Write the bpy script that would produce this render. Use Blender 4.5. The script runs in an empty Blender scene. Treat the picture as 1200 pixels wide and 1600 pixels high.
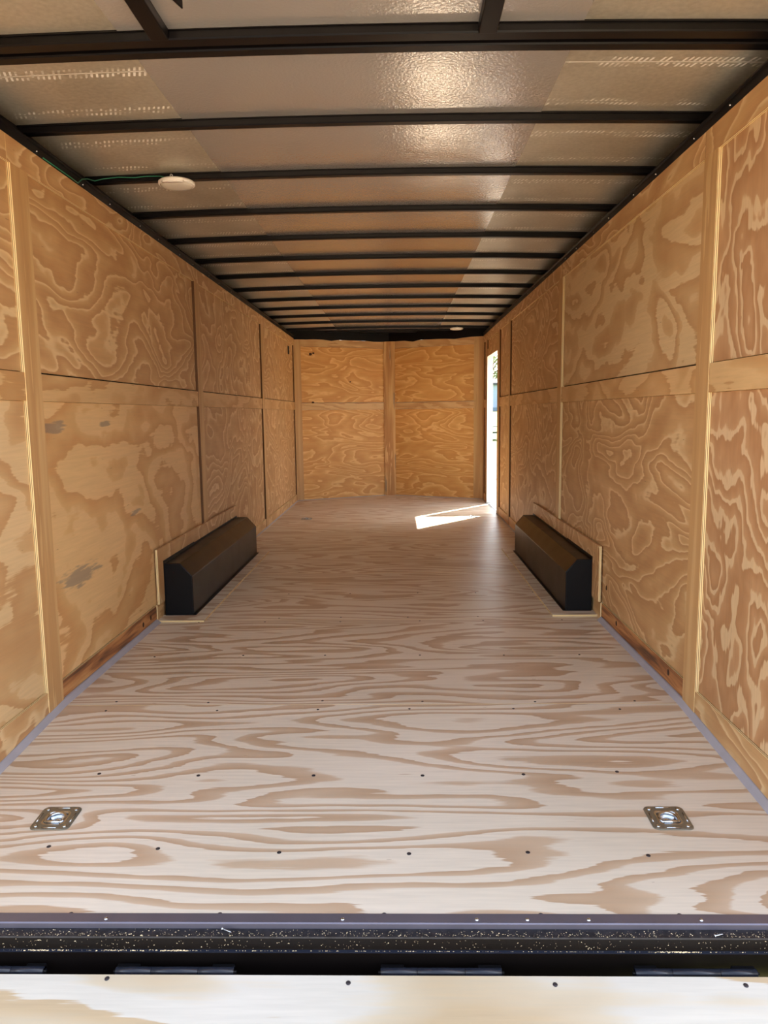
import bpy, math, random
from mathutils import Matrix, Vector
random.seed(7)
SC = bpy.context.scene
COL = SC.collection

# ------------------------------------------------------------ camera, light
F_PX = 1171.56
PITCH, YAW, ROLL = 0.130397, 0.021126, -0.011756
CAMX, CAMH = 0.12522, 1.12353
cd = bpy.data.cameras.new('camera')
cam = bpy.data.objects.new('camera', cd); COL.objects.link(cam)
cd.sensor_fit = 'VERTICAL'; cd.sensor_height = 24.0; cd.sensor_width = 18.0
cd.lens = F_PX / 1600 * 24.0
cd.clip_start = 0.05; cd.clip_end = 500
cam.matrix_world = (Matrix.Translation((CAMX, 0, CAMH)) @ Matrix.Rotation(YAW, 4, 'Z')
                    @ Matrix.Rotation(math.pi/2 - PITCH, 4, 'X') @ Matrix.Rotation(ROLL, 4, 'Z'))
SC.camera = cam

SUN_EL = math.radians(49.4)
SUN_AZ = math.atan2(1.0, 1.217)
w = bpy.data.worlds.new('sky'); SC.world = w; w.use_nodes = True
nt = w.node_tree; nt.nodes.clear()
sky = nt.nodes.new('ShaderNodeTexSky'); sky.sky_type = 'NISHITA'; sky.sun_disc = False
sky.sun_elevation = SUN_EL; sky.sun_rotation = SUN_AZ
sky.air_density = 1.0; sky.dust_density = 2.5; sky.ozone_density = 1.0
bg = nt.nodes.new('ShaderNodeBackground'); bg.inputs[1].default_value = 0.30
out = nt.nodes.new('ShaderNodeOutputWorld')
haze = nt.nodes.new('ShaderNodeMix'); haze.data_type = 'RGBA'
haze.inputs[0].default_value = 0.55                       # bright thin cloud over the blue
bw = nt.nodes.new('ShaderNodeRGBToBW'); nt.links.new(sky.outputs[0], bw.inputs[0])
warm = nt.nodes.new('ShaderNodeMix'); warm.data_type = 'RGBA'; warm.blend_type = 'MULTIPLY'; warm.inputs[0].default_value = 1.0
nt.links.new(bw.outputs[0], warm.inputs[6]); warm.inputs[7].default_value = (1.36, 1.38, 1.40, 1.0)
nt.links.new(sky.outputs[0], haze.inputs[6]); nt.links.new(warm.outputs[2], haze.inputs[7])
nt.links.new(haze.outputs[2], bg.inputs[0]); nt.links.new(bg.outputs[0], out.inputs[0])

sd = bpy.data.lights.new('sun', 'SUN'); sd.energy = 20.0; sd.angle = math.radians(0.6)
sd.color = (1.0, 0.93, 0.82)
sun = bpy.data.objects.new('sun', sd); COL.objects.link(sun)
sdir = Vector((math.sin(SUN_AZ)*math.cos(SUN_EL), math.cos(SUN_AZ)*math.cos(SUN_EL), math.sin(SUN_EL)))
sun.rotation_euler = sdir.to_track_quat('Z', 'Y').to_euler()
sun.location = sdir * 20

SC.view_settings.view_transform = 'Standard'
SC.view_settings.look = 'None'
SC.view_settings.gamma = 1.0
SC.view_settings.use_curve_mapping = False
SC.view_settings.exposure = 1.6
SC.cycles.max_bounces = 14
SC.cycles.diffuse_bounces = 12
SC.cycles.glossy_bounces = 6
SC.cycles.sample_clamp_indirect = 8.0
SC.cycles.use_denoising = True

# ------------------------------------------------------------ materials
def lin(c):
    r = []
    for v in c:
        v /= 255.0
        r.append(v/12.92 if v <= 0.04045 else ((v+0.055)/1.055)**2.4)
    return tuple(r) + (1.0,)

class G:
    """small node graph helper"""
    def __init__(s, name):
        s.m = bpy.data.materials.new(name); s.m.use_nodes = True
        s.t = s.m.node_tree; s.b = s.t.nodes['Principled BSDF']
    def n(s, typ, **kw):
        nd = s.t.nodes.new(typ)
        for k, v in kw.items(): setattr(nd, k, v)
        return nd
    def l(s, a, b): s.t.links.new(a, b)
    def val(s, sock, v):
        if hasattr(v, 'node'): s.l(v, sock)
        else: sock.default_value = v
    def math(s, op, a, b=None, c=None):
        nd = s.n('ShaderNodeMath', operation=op)
        s.val(nd.inputs[0], a)
        if b is not None: s.val(nd.inputs[1], b)
        if c is not None: s.val(nd.inputs[2], c)
        return nd.outputs[0]
    def noise(s, vec, scale=1.0, detail=2.0, rough=0.5, dist=0.0):
        nd = s.n('ShaderNodeTexNoise'); s.l(vec, nd.inputs['Vector'])
        nd.inputs['Scale'].default_value = scale; nd.inputs['Detail'].default_value = detail
        nd.inputs['Roughness'].default_value = rough; nd.inputs['Distortion'].default_value = dist
        return nd.outputs['Fac']
    def comb(s, x, y, z):
        nd = s.n('ShaderNodeCombineXYZ')
        for i, v in enumerate((x, y, z)): s.val(nd.inputs[i], v)
        return nd.outputs[0]
    def ramp(s, fac, stops, interp='LINEAR'):
        nd = s.n('ShaderNodeValToRGB'); cr = nd.color_ramp; cr.interpolation = interp
        while len(cr.elements) < len(stops): cr.elements.new(0.5)
        for e, (p, c) in zip(cr.elements, stops):
            e.position = p; e.color = c if len(c) == 4 else lin(c)
        s.l(fac, nd.inputs[0]); return nd.outputs[0]
    def mix(s, fac, a, b, blend='MIX'):
        nd = s.n('ShaderNodeMix', data_type='RGBA', blend_type=blend)
        s.val(nd.inputs[0], fac); s.val(nd.inputs[6], a); s.val(nd.inputs[7], b)
        return nd.outputs[2]
    def bump(s, h, strength, dist):
        nd = s.n('ShaderNodeBump'); nd.inputs['Strength'].default_value = strength
        nd.inputs['Distance'].default_value = dist; s.l(h, nd.inputs['Height'])
        s.l(nd.outputs[0], s.b.inputs['Normal'])
    def coords(s):
        tc = s.n('ShaderNodeTexCoord'); oi = s.n('ShaderNodeObjectInfo')
        sp = s.n('ShaderNodeSeparateXYZ'); s.l(tc.outputs['Object'], sp.inputs[0])
        return sp.outputs, oi.outputs['Random']

def plain(name, col, rough=0.5, metal=0.0, spec=None):
    g = G(name); g.b.inputs['Base Color'].default_value = lin(col)
    g.b.inputs['Roughness'].default_value = rough; g.b.inputs['Metallic'].default_value = metal
    if spec is not None: g.b.inputs['Specular IOR Level'].default_value = spec
    # faint mottling so no surface is dead flat
    tc = g.n('ShaderNodeTexCoord')
    nz = g.noise(tc.outputs['Object'], 9.0, 3.0)
    v = g.math('MULTIPLY_ADD', nz, 0.30, 0.85)
    g.l(g.mix(1.0, lin(col), g.comb(v, v, v), 'MULTIPLY'), g.b.inputs['Base Color'])
    return g.m

def ply(name, along, across, cream, mid, tan, su=0.9, sv=2.6, N=7.0, jag=0.35, fine=0.5,
        rough=0.55, dist=0.6, offs=0.0, stops=(0.34, 0.50, 0.86, 0.965)):
    """rotary cut pine plywood: saw-tooth contour bands of a stretched height field.
    along / across are the axes (0,1,2) of the grain and across the grain."""
    g = G(name); xyz, rnd = g.coords()
    r = g.math('MULTIPLY_ADD', rnd, 91.0, offs)
    u, v = xyz[along], xyz[across]
    base = g.comb(g.math('MULTIPLY', u, su), g.math('MULTIPLY', v, sv), r)
    h = g.noise(base, 1.0, 2.2, 0.42, dist)
    # mid size wobble, fibres
    wob = g.noise(g.comb(g.math('MULTIPLY', u, su*4.5), g.math('MULTIPLY', v, sv*4.0), r), 1.0, 2.0, 0.5, 0.3)
    fib = g.noise(g.comb(g.math('MULTIPLY', u, 5.0), g.math('MULTIPLY', v, 95.0), r), 1.0, 2.0, 0.6)
    hh = g.math('MULTIPLY', h, N)
    hh = g.math('MULTIPLY_ADD', wob, fine, hh)
    hh = g.math('MULTIPLY_ADD', fib, jag, hh)
    fr = g.math('FRACT', hh)
    c = g.ramp(fr, [(0.0, cream), (stops[0], cream), (stops[1], mid), (stops[2], tan), (stops[3], tan), (1.0, cream)])
    # where the rings crowd less, fade figure a bit
    soft = g.noise(g.comb(g.math('MULTIPLY', u, 1.3), g.math('MULTIPLY', v, 1.7), r), 1.0, 1.0)
    big = g.math('MULTIPLY_ADD', soft, 0.28, 0.86)
    c = g.mix(1.0, c, g.comb(big, big, g.math('MULTIPLY_ADD', soft, 0.36, 0.82)), 'MULTIPLY')
    f2 = g.math('MULTIPLY_ADD', fib, 0.26, 0.87)
    c = g.mix(1.0, c, g.comb(f2, f2, f2), 'MULTIPLY')
    # small dark flecks along the fibres
    fl = g.noise(g.comb(g.math('MULTIPLY', u, 14.0), g.math('MULTIPLY', v, 90.0), r), 1.0, 1.0)
    flm = g.math('GREATER_THAN', fl, 0.80)
    c = g.mix(g.math('MULTIPLY', flm, 0.45), c, lin((120, 82, 50)))
    g.l(c, g.b.inputs['Base Color'])
    g.b.inputs['Roughness'].default_value = rough
    g.bump(g.math('MULTIPLY_ADD', fr, -0.25, fib), 0.12, 0.002)
    return g, c, (u, v, r)

M = {}
WC, WM, WT = (220, 188, 140), (203, 162, 112), (188, 143, 95)
LINES = (0.07, 0.22, 0.80, 0.94)
M['ply_side'] = ply('plywood_side_wall', 1, 2, WC, WM, WT, su=1.25, sv=2.6, N=15.0, jag=0.18, fine=1.2, stops=LINES)[0].m
M['ply_side_fine'] = ply('plywood_side_wall_fine', 1, 2, WC, WM, WT, su=1.3, sv=1.6, N=16.0, jag=0.14, fine=1.5, stops=LINES)[0].m
M['ply_side_patch'] = ply('plywood_side_wall_patchy', 1, 2, (214, 183, 137), (202, 165, 117), (190, 148, 101), su=0.9, sv=1.6, N=9.0, jag=0.26, fine=1.4, stops=(0.40, 0.46, 0.85, 0.95))[0].m
M['ply_side_upright'] = ply('plywood_side_wall_blotched', 2, 1, (212, 180, 138), (190, 146, 103), (176, 130, 88), su=1.3, sv=2.2, N=12.0, jag=0.24, fine=2.6, stops=(0.22, 0.30, 0.80, 0.94))[0].m
M['ply_front'] = ply('plywood_front_wall', 0, 2, (232, 188, 122), (220, 168, 100), (208, 150, 82), su=1.2, sv=4.0, N=10.0, jag=0.2, fine=1.0, stops=LINES)[0].m
M['ply_stile'] = ply('plywood_stile', 2, 1, (206, 168, 116), (198, 156, 104), (190, 147, 96), su=0.8, sv=14.0, N=2.5, jag=0.3, fine=0.4)[0].m
M['ply_stile_front'] = ply('plywood_stile_front', 2, 0, (206, 168, 116), (198, 156, 104), (190, 147, 96), su=0.8, sv=14.0, N=2.5, jag=0.3, fine=0.4)[0].m
M['ply_rail'] = ply('plywood_rail', 1, 2, (214, 176, 124), (204, 162, 110), (194, 148, 96), su=1.2, sv=3.6, N=6.0, jag=0.4, fine=0.6)[0].m
M['ply_rail_front'] = ply('plywood_rail_front', 0, 2, (214, 176, 124), (204, 162, 110), (194, 148, 96), su=1.2, sv=3.6, N=6.0, jag=0.4, fine=0.6)[0].m
FC, FM, FT = (222, 210, 192), (202, 178, 152), (190, 162, 134)
M['ply_floor'] = ply('plywood_floor', 0, 1, FC, FM, FT, su=0.50, sv=3.1, N=17.0, jag=0.26, fine=0.7, rough=0.36, dist=0.3, stops=(0.52, 0.60, 0.90, 0.97))[0].m
M['ply_ramp'] = ply('plywood_ramp', 0, 1, (200, 194, 182), (194, 180, 156), (184, 162, 130), su=0.8, sv=2.6, N=5.0, jag=0.3, fine=0.5)[0].m

def grey_stained(name, along, across, base, spots, colour=(112, 108, 104)):
    """extra grey weather marks at fixed places on one board (object coordinates)"""
    g, c, (u, v, r) = base
    for (cu, cv, ru, rv) in spots:
        du = g.math('DIVIDE', g.math('SUBTRACT', u, cu), ru)
        dv = g.math('DIVIDE', g.math('SUBTRACT', v, cv), rv)
        d = g.math('SQRT', g.math('ADD', g.math('MULTIPLY', du, du), g.math('MULTIPLY', dv, dv)))
        nz = g.noise(g.comb(g.math('MULTIPLY', u, 9.0), g.math('MULTIPLY', v, 70.0), 0.3), 1.0, 3.0)
        d = g.math('ADD', d, g.math('MULTIPLY_ADD', nz, 2.4, -1.2))
        mk = g.n('ShaderNodeMapRange'); g.l(d, mk.inputs[0])
        mk.inputs[1].default_value = 1.05; mk.inputs[2].default_value = 0.65
        mk.inputs[3].default_value = 0.0; mk.inputs[4].default_value = 0.6
        c = g.mix(mk.outputs[0], c, lin(colour))
    g.l(c, g.b.inputs['Base Color'])
    return g.m

# plywood cut edge: thin glue lines through the thickness
def edge_mat(name, axis, per=0.0062):
    g = G(name); xyz, rnd = g.coords()
    fr = g.math('FRACT', g.math('DIVIDE', xyz[axis], per))
    c = g.ramp(fr, [(0.0, (250, 226, 170)), (0.50, (250, 222, 160)), (0.58, (120, 76, 40)), (0.82, (120, 76, 40)), (0.90, (250, 226, 170))])
    g.l(c, g.b.inputs['Base Color']); g.b.inputs['Roughness'].default_value = 0.7
    return g.m
M['edge_x'] = edge_mat('plywood_edge_side', 0)
M['edge_shade'] = plain('painted_joint_shade', (106, 72, 44), 0.8)  # shade of the open joints, painted brown on near edges of far stiles
M['edge_z'] = edge_mat('plywood_edge_floor', 2)

def stained_board(name, along, across):
    g = G(name); xyz, rnd = g.coords(); u, v = xyz[along], xyz[across]
    n1 = g.noise(g.comb(g.math('MULTIPLY', u, 2.2), g.math('MULTIPLY', v, 22.0), rnd), 1.0, 3.0, 0.55, 0.6)
    n2 = g.noise(g.comb(g.math('MULTIPLY', u, 4.0), g.math('MULTIPLY', v, 90.0), rnd), 1.0, 2.0)
    c = g.ramp(g.math('MULTIPLY_ADD', n2, 0.35, g.math('MULTIPLY_ADD', n1, 1.5, -0.42)),
               [(0.25, (96, 66, 46)), (0.42, (150, 96, 56)), (0.58, (190, 132, 80)), (0.8, (206, 156, 100))])
    g.l(c, g.b.inputs['Base Color']); g.b.inputs['Roughness'].default_value = 0.6
    g.bump(n2, 0.2, 0.002)
    return g.m
M['board_side'] = stained_board('stained_board', 1, 2)

def black_paint(name, col=(26, 24, 25), rough=0.38):
    g = G(name); tc = g.n('ShaderNodeTexCoord')
    nz = g.noise(tc.outputs['Object'], 7.0, 4.0)
    g.l(g.ramp(nz, [(0.3, tuple(v*0.9 for v in col)), (0.7, tuple(v*1.1 for v in col))]), g.b.inputs['Base Color'])
    g.b.inputs['Specular IOR Level'].default_value = 0.22
    g.l(g.math('MULTIPLY_ADD', nz, 0.12, rough-0.06), g.b.inputs['Roughness'])
    g.bump(g.noise(tc.outputs['Object'], 160.0, 2.0), 0.06, 0.001)
    return g.m
M['black'] = black_paint('black_painted_steel', (9, 9, 12), 0.42)
M['black_box'] = black_paint('black_brown_painted_steel', (15, 11, 10), 0.33)
M['bow'] = black_paint('bow_dark_primer', (13, 11, 13), 0.36)

# ceiling: smooth coated centre sheet and galvanised side sheets
g = G('ceiling_centre_coat'); tc = g.n('ShaderNodeTexCoord')
lo = g.noise(tc.outputs['Object'], 1.3, 2.0); fi = g.noise(tc.outputs['Object'], 95.0, 2.0); mi = g.noise(tc.outputs['Object'], 7.0, 2.0)
g.l(g.ramp(lo, [(0.3, (196, 196, 196)), (0.7, (204, 203, 202))]), g.b.inputs['Base Color'])
g.b.inputs['Roughness'].default_value = 0.16; g.b.inputs['Metallic'].default_value = 0.6
g.bump(g.math('MULTIPLY_ADD', mi, 1.2, fi), 0.28, 0.0035); M['ceil_mid'] = g.m

g = G('ceiling_galvanised'); xyz, rnd = g.coords()
x, y = xyz[0], xyz[1]
fi = g.noise(g.comb(g.math('MULTIPLY', x, 60.0), g.math('MULTIPLY', y, 60.0), 0.0), 1.0, 3.0)
lo = g.noise(g.comb(g.math('MULTIPLY', x, 2.0), g.math('MULTIPLY', y, 2.0), 0.0), 1.0, 3.0)
base = g.ramp(g.math('MULTIPLY_ADD', fi, 0.4, g.math('MULTIPLY_ADD', lo, 0.8, -0.1)), [(0.3, (178, 174, 160)), (0.7, (222, 218, 204))])
row = g.math('FRACT', g.math('DIVIDE', g.math('ADD', y, 0.10), 0.305))
d1 = g.math('ABSOLUTE', g.math('SUBTRACT', row, 0.5))
band = g.math('LESS_THAN', g.math('MULTIPLY_ADD', fi, 0.10, d1), 0.15)
hole = g.math('GREATER_THAN', d1, 0.018)
line = g.math('LESS_THAN', d1, 0.007)
skew = g.math('MULTIPLY_ADD', y, 0.35, x)
cell = g.math('MULTIPLY', skew, 58.0)
rc = g.n('ShaderNodeTexWhiteNoise', noise_dimensions='2D')
g.l(g.comb(g.math('FLOOR', cell), g.math('FLOOR', g.math('DIVIDE', y, 0.02)), 0.0), rc.inputs['Vector'])
dash = g.math('MULTIPLY', g.math('GREATER_THAN', g.math('FRACT', cell), 0.55), g.math('GREATER_THAN', rc.outputs['Value'], 0.22))
nzm = g.noise(g.comb(g.math('MULTIPLY', x, 5.0), g.math('MULTIPLY', y, 14.0), 3.0), 1.0, 2.0)
am = g.n('ShaderNodeMapRange'); g.l(nzm, am.inputs[0]); am.inputs[1].default_value = 0.42; am.inputs[2].default_value = 0.56
mk = g.math('MULTIPLY', g.math('MULTIPLY', g.math('MULTIPLY', band, hole), dash), am.outputs[0])
rn = g.noise(g.comb(0.0, g.math('MULTIPLY', g.math('FLOOR', g.math('DIVIDE', g.math('ADD', y, 0.10), 0.305)), 3.7), 1.0), 1.0, 0.0)
mk = g.math('MULTIPLY', mk, g.math('GREATER_THAN', rn, 0.34))
mk = g.math('MAXIMUM', mk, g.math('MULTIPLY', line, g.math('GREATER_THAN', rn, 0.50)))
g.l(g.mix(g.math('MULTIPLY', mk, 0.9), base, lin((252, 250, 240))), g.b.inputs['Base Color'])
g.l(g.math('MULTIPLY_ADD', mk, -0.6, 0.6), g.b.inputs['Metallic'])
g.l(g.math('MULTIPLY_ADD', fi, 0.2, 0.32), g.b.inputs['Roughness'])
g.bump(g.math('MULTIPLY_ADD', mk, 0.8, g.math('MULTIPLY', fi, 0.6)), 0.35, 0.003); M['ceil_side'] = g.m

M['caulk'] = plain('grey_sealant', (168, 164, 170), 0.6)
M['trim_grey'] = plain('rear_trim_metal', (120, 116, 128), 0.35, 0.6)
M['zinc'] = plain('zinc_plated_steel', (206, 212, 218), 0.22, 1.0)
M['zinc_dull'] = plain('zinc_plate_dull', (150, 150, 140), 0.42, 0.85)
M['screw'] = plain('dark_screw', (70, 66, 70), 0.4, 0.6)
M['knot'] = plain('dark_knot', (66, 40, 24), 0.8)
M['hole'] = plain('dark_opening', (14, 11, 10), 0.9)
M['white_plastic'] = plain('cream_white_plastic', (255, 252, 244), 0.3)
M['lens'] = plain('frosted_lens', (232, 228, 214), 0.25)
M['green_wire'] = plain('green_wire', (40, 120, 92), 0.5)
M['white_skin'] = plain('white_outer_skin', (232, 232, 228), 0.35)
M['white_jamb'] = plain('white_door_jamb', (236, 234, 222), 0.4)
M['alu'] = plain('threshold_aluminium', (170, 176, 184), 0.3, 0.8)
M['sawdust'] = plain('sawdust', (226, 206, 168), 0.9)

# ------------------------------------------------------------ mesh helpers
class MB:
    def __init__(s): s.v = []; s.f = []; s.mi = []; s.sm = []
    def face(s, idx, mi=0, smooth=False): s.f.append(idx); s.mi.append(mi); s.sm.append(smooth)
    def box(s, x0, x1, y0, y1, z0, z1, mi=0, mats=None):
        b = len(s.v)
        s.v += [(x0,y0,z0),(x1,y0,z0),(x1,y1,z0),(x0,y1,z0),(x0,y0,z1),(x1,y0,z1),(x1,y1,z1),(x0,y1,z1)]
        fs = {'-z':(0,3,2,1),'+z':(4,5,6,7),'-y':(0,1,5,4),'+x':(1,2,6,5),'+y':(2,3,7,6),'-x':(3,0,4,7)}
        for k, q in fs.items(): s.face(tuple(b+i for i in q), (mats or {}).get(k, mi))
        return s
    def prism(s, poly, z0, z1, mi=0, side=None, xf=None):
        """poly CCW in xy; z0/z1 floats"""
        n = len(poly); b = len(s.v)
        pts = [(p[0],p[1],z0) for p in poly] + [(p[0],p[1],z1) for p in poly]
        s.v += [xf(p) if xf else p for p in pts]
        s.face(tuple(b+n-1-i for i in range(n)), mi); s.face(tuple(b+n+i for i in range(n)), mi)
        for i in range(n):
            j = (i+1) % n; s.face((b+i, b+j, b+n+j, b+n+i), mi if side is None else side)
        return s
    def extrude_y(s, prof, ys, zoff=None, mi=0, mis=None, cap=True, smooth=False):
        """prof: closed list of (x,z); swept through stations ys; zoff(y)"""
        n = len(prof); b = len(s.v)
        for y in ys:
            dz = zoff(y) if zoff else 0.0
            s.v += [(p[0], y, p[1]+dz) for p in prof]
        for k in range(len(ys)-1):
            for i in range(n):
                j = (i+1) % n
                s.face((b+k*n+i, b+k*n+j, b+(k+1)*n+j, b+(k+1)*n+i), mis[i] if mis else mi, smooth)
        if cap:
            s.face(tuple(b+i for i in range(n))[::-1], mi); e = b+(len(ys)-1)*n
            s.face(tuple(e+i for i in range(n)), mi)
        return s
    def extrude_x(s, prof, xs, zoff=None, mi=0, mis=None):
        """prof: closed list of (y,z)"""
        n = len(prof); b = len(s.v)
        for x in xs:
            dz = zoff(x) if zoff else 0.0
            s.v += [(x, p[0], p[1]+dz) for p in prof]
        for k in range(len(xs)-1):
            for i in range(n):
                j = (i+1) % n
                s.face((b+k*n+i, b+(k+1)*n+i, b+(k+1)*n+j, b+k*n+j), mis[i] if mis else mi)
        s.face(tuple(b+i for i in range(n)), mi); e = b+(len(xs)-1)*n
        s.face(tuple(e+i for i in range(n))[::-1], mi)
        return s
    def lathe(s, prof, c=(0,0,0), seg=24, mi=0, xf=None, smooth=True):
        """prof: list of (r,z) from top centre to bottom centre"""
        b = len(s.v); n = len(prof)
        for r, z in prof:
            for k in range(seg):
                a = 2*math.pi*k/seg
                p = (c[0]+r*math.cos(a), c[1]+r*math.sin(a), c[2]+z)
                s.v.append(xf(p) if xf else p)
        for i in range(n-1):
            for k in range(seg):
                m = (k+1) % seg
                s.face((b+i*seg+k, b+(i+1)*seg+k, b+(i+1)*seg+m, b+i*seg+m), mi, smooth)
        s.face(tuple(b+k for k in range(seg)), mi)
        s.face(tuple(b+(n-1)*seg+k for k in range(seg))[::-1], mi)
        return s
    def tube(s, pts, r, seg=8, mi=0, closed=False):
        pts = [Vector(p) for p in pts]; n = len(pts); b = len(s.v)
        rr = r if hasattr(r, '__len__') else [r]*n
        up = Vector((0,0,1)); prev = None
        for i, p in enumerate(pts):
            if closed: t = pts[(i+1)%n]-pts[i-1]
            else: t = pts[min(i+1,n-1)]-pts[max(i-1,0)]
            t.normalize()
            if prev is None:
                a = t.cross(up if abs(t.z) < .9 else Vector((1,0,0))).normalized()
            else:
                a = (prev - t*prev.dot(t)).normalized()
            prev = a; c = t.cross(a)
            for k in range(seg):
                q = p + (a*math.cos(2*math.pi*k/seg)+c*math.sin(2*math.pi*k/seg))*rr[i]
                s.v.append(tuple(q))
        for i in range(n if closed else n-1):
            j = (i+1) % n
            for k in range(seg):
                m = (k+1) % seg
                s.face((b+i*seg+k, b+i*seg+m, b+j*seg+m, b+j*seg+k), mi, True)
        if not closed:
            s.face(tuple(b+k for k in range(seg))[::-1], mi)
            s.face(tuple(b+(n-1)*seg+k for k in range(seg)), mi)
        return s
    def mesh(s, name, mats, origin=(0,0,0)):
        me = bpy.data.meshes.new(name)
        me.from_pydata([(v[0]-origin[0], v[1]-origin[1], v[2]-origin[2]) for v in s.v], [], s.f)
        for m in (mats if isinstance(mats, (list, tuple)) else [mats]): me.materials.append(m)
        me.polygons.foreach_set('material_index', s.mi)
        me.polygons.foreach_set('use_smooth', s.sm)
        me.update(); return me
    def build(s, name, mats, parent=None, origin=None, bevel=0.0):
        if origin is None: origin = parent_loc(parent)
        o = bpy.data.objects.new(name, s.mesh(name, mats, origin)); COL.objects.link(o)
        o.location = Vector(origin) - Vector(parent_loc(parent))
        if parent is not None: o.parent = parent
        if bevel:
            b = o.modifiers.new('bevel', 'BEVEL'); b.width = bevel; b.segments = 2; b.limit_method = 'ANGLE'
        return o
def parent_loc(p):
    l = Vector((0,0,0))
    while p is not None: l = l + Vector(p.location); p = p.parent
    return tuple(l)
def B(x0, x1, y0, y1, z0, z1, **k): return MB().box(x0, x1, y0, y1, z0, z1, **k)
def struct(o): o['kind'] = 'structure'; return o
def tag(o, label, cat, group=None):
    o['label'] = label; o['category'] = cat
    if group: o['group'] = group
    return o
def empty(name, loc):
    o = bpy.data.objects.new(name, None); COL.objects.link(o); o.location = loc; o.empty_display_size = 0.05; return o
def copy_tree(o, parent=None):
    c = o.copy(); COL.objects.link(c); c.parent = parent
    for ch in list(o.children): copy_tree(ch, c)
    return c

# ------------------------------------------------------------ layout numbers
HW = 1.22                    # half width inside
Y_REAR, Y_BREAK = 1.654, 2.80
SLOPE = 0.06669
Y_CORNER, Y_NOSE = 9.80, 10.40
Z_TOP = 2.09
def zt(y): return -SLOPE*(Y_BREAK-y) if y < Y_BREAK else 0.0

# ------------------------------------------------------------ floor
fl = MB()
poly = [(-1.27, Y_REAR-0.012), (1.27, Y_REAR-0.012), (1.27, Y_CORNER), (0, Y_NOSE+0.05), (-1.27, Y_CORNER)]
fl.prism([(-1.27, Y_BREAK), (1.27, Y_BREAK), (1.27, Y_CORNER), (0, Y_NOSE+0.05), (-1.27, Y_CORNER)], -0.12, -0.03)
b = len(fl.v)
for yy in (Y_REAR+0.004, Y_BREAK):
    for xx in (-1.27, 1.27):
        for dz in (-0.12, -0.03): fl.v.append((xx, yy, zt(yy)+dz))
for q in ((0,2,3,1),(4,5,7,6),(1,3,7,5),(0,4,6,2),(0,1,5,4),(2,6,7,3)): fl.face(tuple(b+i for i in q))
floor = struct(fl.build('floor', M['black'], origin=(0, 6, 0)))
seams = [2.80, 4.02, 5.24, 6.46, 7.68, 8.90]
for i, y0 in enumerate(seams):
    y1 = seams[i+1] if i+1 < len(seams) else None
    g0, g1 = y0+0.0012, (y1-0.0012) if y1 else None
    if y1: p = [(-HW, g0), (HW, g0), (HW, g1), (-HW, g1)]
    else: p = [(-HW, g0), (HW, g0), (HW, Y_CORNER), (0, Y_NOSE), (-HW, Y_CORNER)]
    MB().prism(p, -0.03, 0.0, side=1).build('plywood_sheet', [M['ply_floor'], M['edge_z']], floor, origin=(-HW, y0, 0))
# sloping tail sheet with two square pockets for the tie down rings
RX, RY = 0.895, 2.055
xs = [-HW, -RX-0.041, -RX+0.041, RX-0.041, RX+0.041, HW]
ys = [Y_REAR, RY-0.041, RY+0.041, Y_BREAK-0.0012]
mb = MB()
for zo in (0.0, -0.03):
    for yy in ys:
        for xx in xs: mb.v.append((xx, yy, zt(yy)+zo))
nx, ny = len(xs), len(ys); lay = nx*ny
for j in range(ny-1):
    for i in range(nx-1):
        a = j*nx+i
        if j == 1 and i in (1, 3):
            for (p, q) in ((a, a+1), (a+1, a+nx+1), (a+nx+1, a+nx), (a+nx, a)):
                mb.face((q, p, p+lay, q+lay)[::-1], 1)
            continue
        mb.face((a, a+1, a+nx+1, a+nx)); mb.face((a+lay, a+nx+lay, a+nx+1+lay, a+1+lay), 1)
for i in range(nx-1):
    mb.face((i, i+lay, i+1+lay, i+1), 1); a = (ny-1)*nx+i; mb.face((a, a+1, a+1+lay, a+lay), 1)
for j in range(ny-1):
    a = j*nx; mb.face((a, a+nx, a+nx+lay, a+lay), 1); a = j*nx+nx-1; mb.face((a, a+lay, a+nx+lay, a+nx), 1)
mb.build('plywood_sheet', [M['ply_floor'], M['edge_z']], floor, origin=(-HW, 1.6, 0))

# countersunk floor screws
scr = MB().lathe([(0.0008, 0.0006), (0.0048, 0.0012), (0.0062, 0.0004), (0.0062, -0.004)], seg=10)
scr_me = None
def floor_screw(x, y, r=1.0):
    global scr_me
    if scr_me is None: scr_me = scr.mesh('screw', M['screw'])
    o = bpy.data.objects.new('screw', scr_me); COL.objects.link(o)
    o.parent = floor; o.location = Vector((x, y, zt(y)+0.0002)) - Vector(parent_loc(floor)); o.scale = (r, r, 1)
    if y < Y_BREAK: o.rotation_euler = (math.atan(SLOPE), 0, 0)
for x, y in [(-0.685,1.668),(-0.32,1.668),(0.079,1.668),(0.456,1.668),(0.787,1.668),
             (-0.858,1.926),(-0.55,1.917),(-0.212,1.901),(0.142,1.896),(0.464,1.902),(0.784,1.889),
             (-0.865,2.301),(-0.536,2.289),(-0.161,2.288),(0.191,2.287),(0.516,2.293),(0.82,2.308)]:
    floor_screw(x, y)
for yy in (2.76, 2.83, 3.4, 3.98, 4.06, 4.62):
    for k in range(6): floor_screw(-1.0+0.4*k+random.uniform(-.05,.05), yy+random.uniform(-.01,.01), 0.8)

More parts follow.
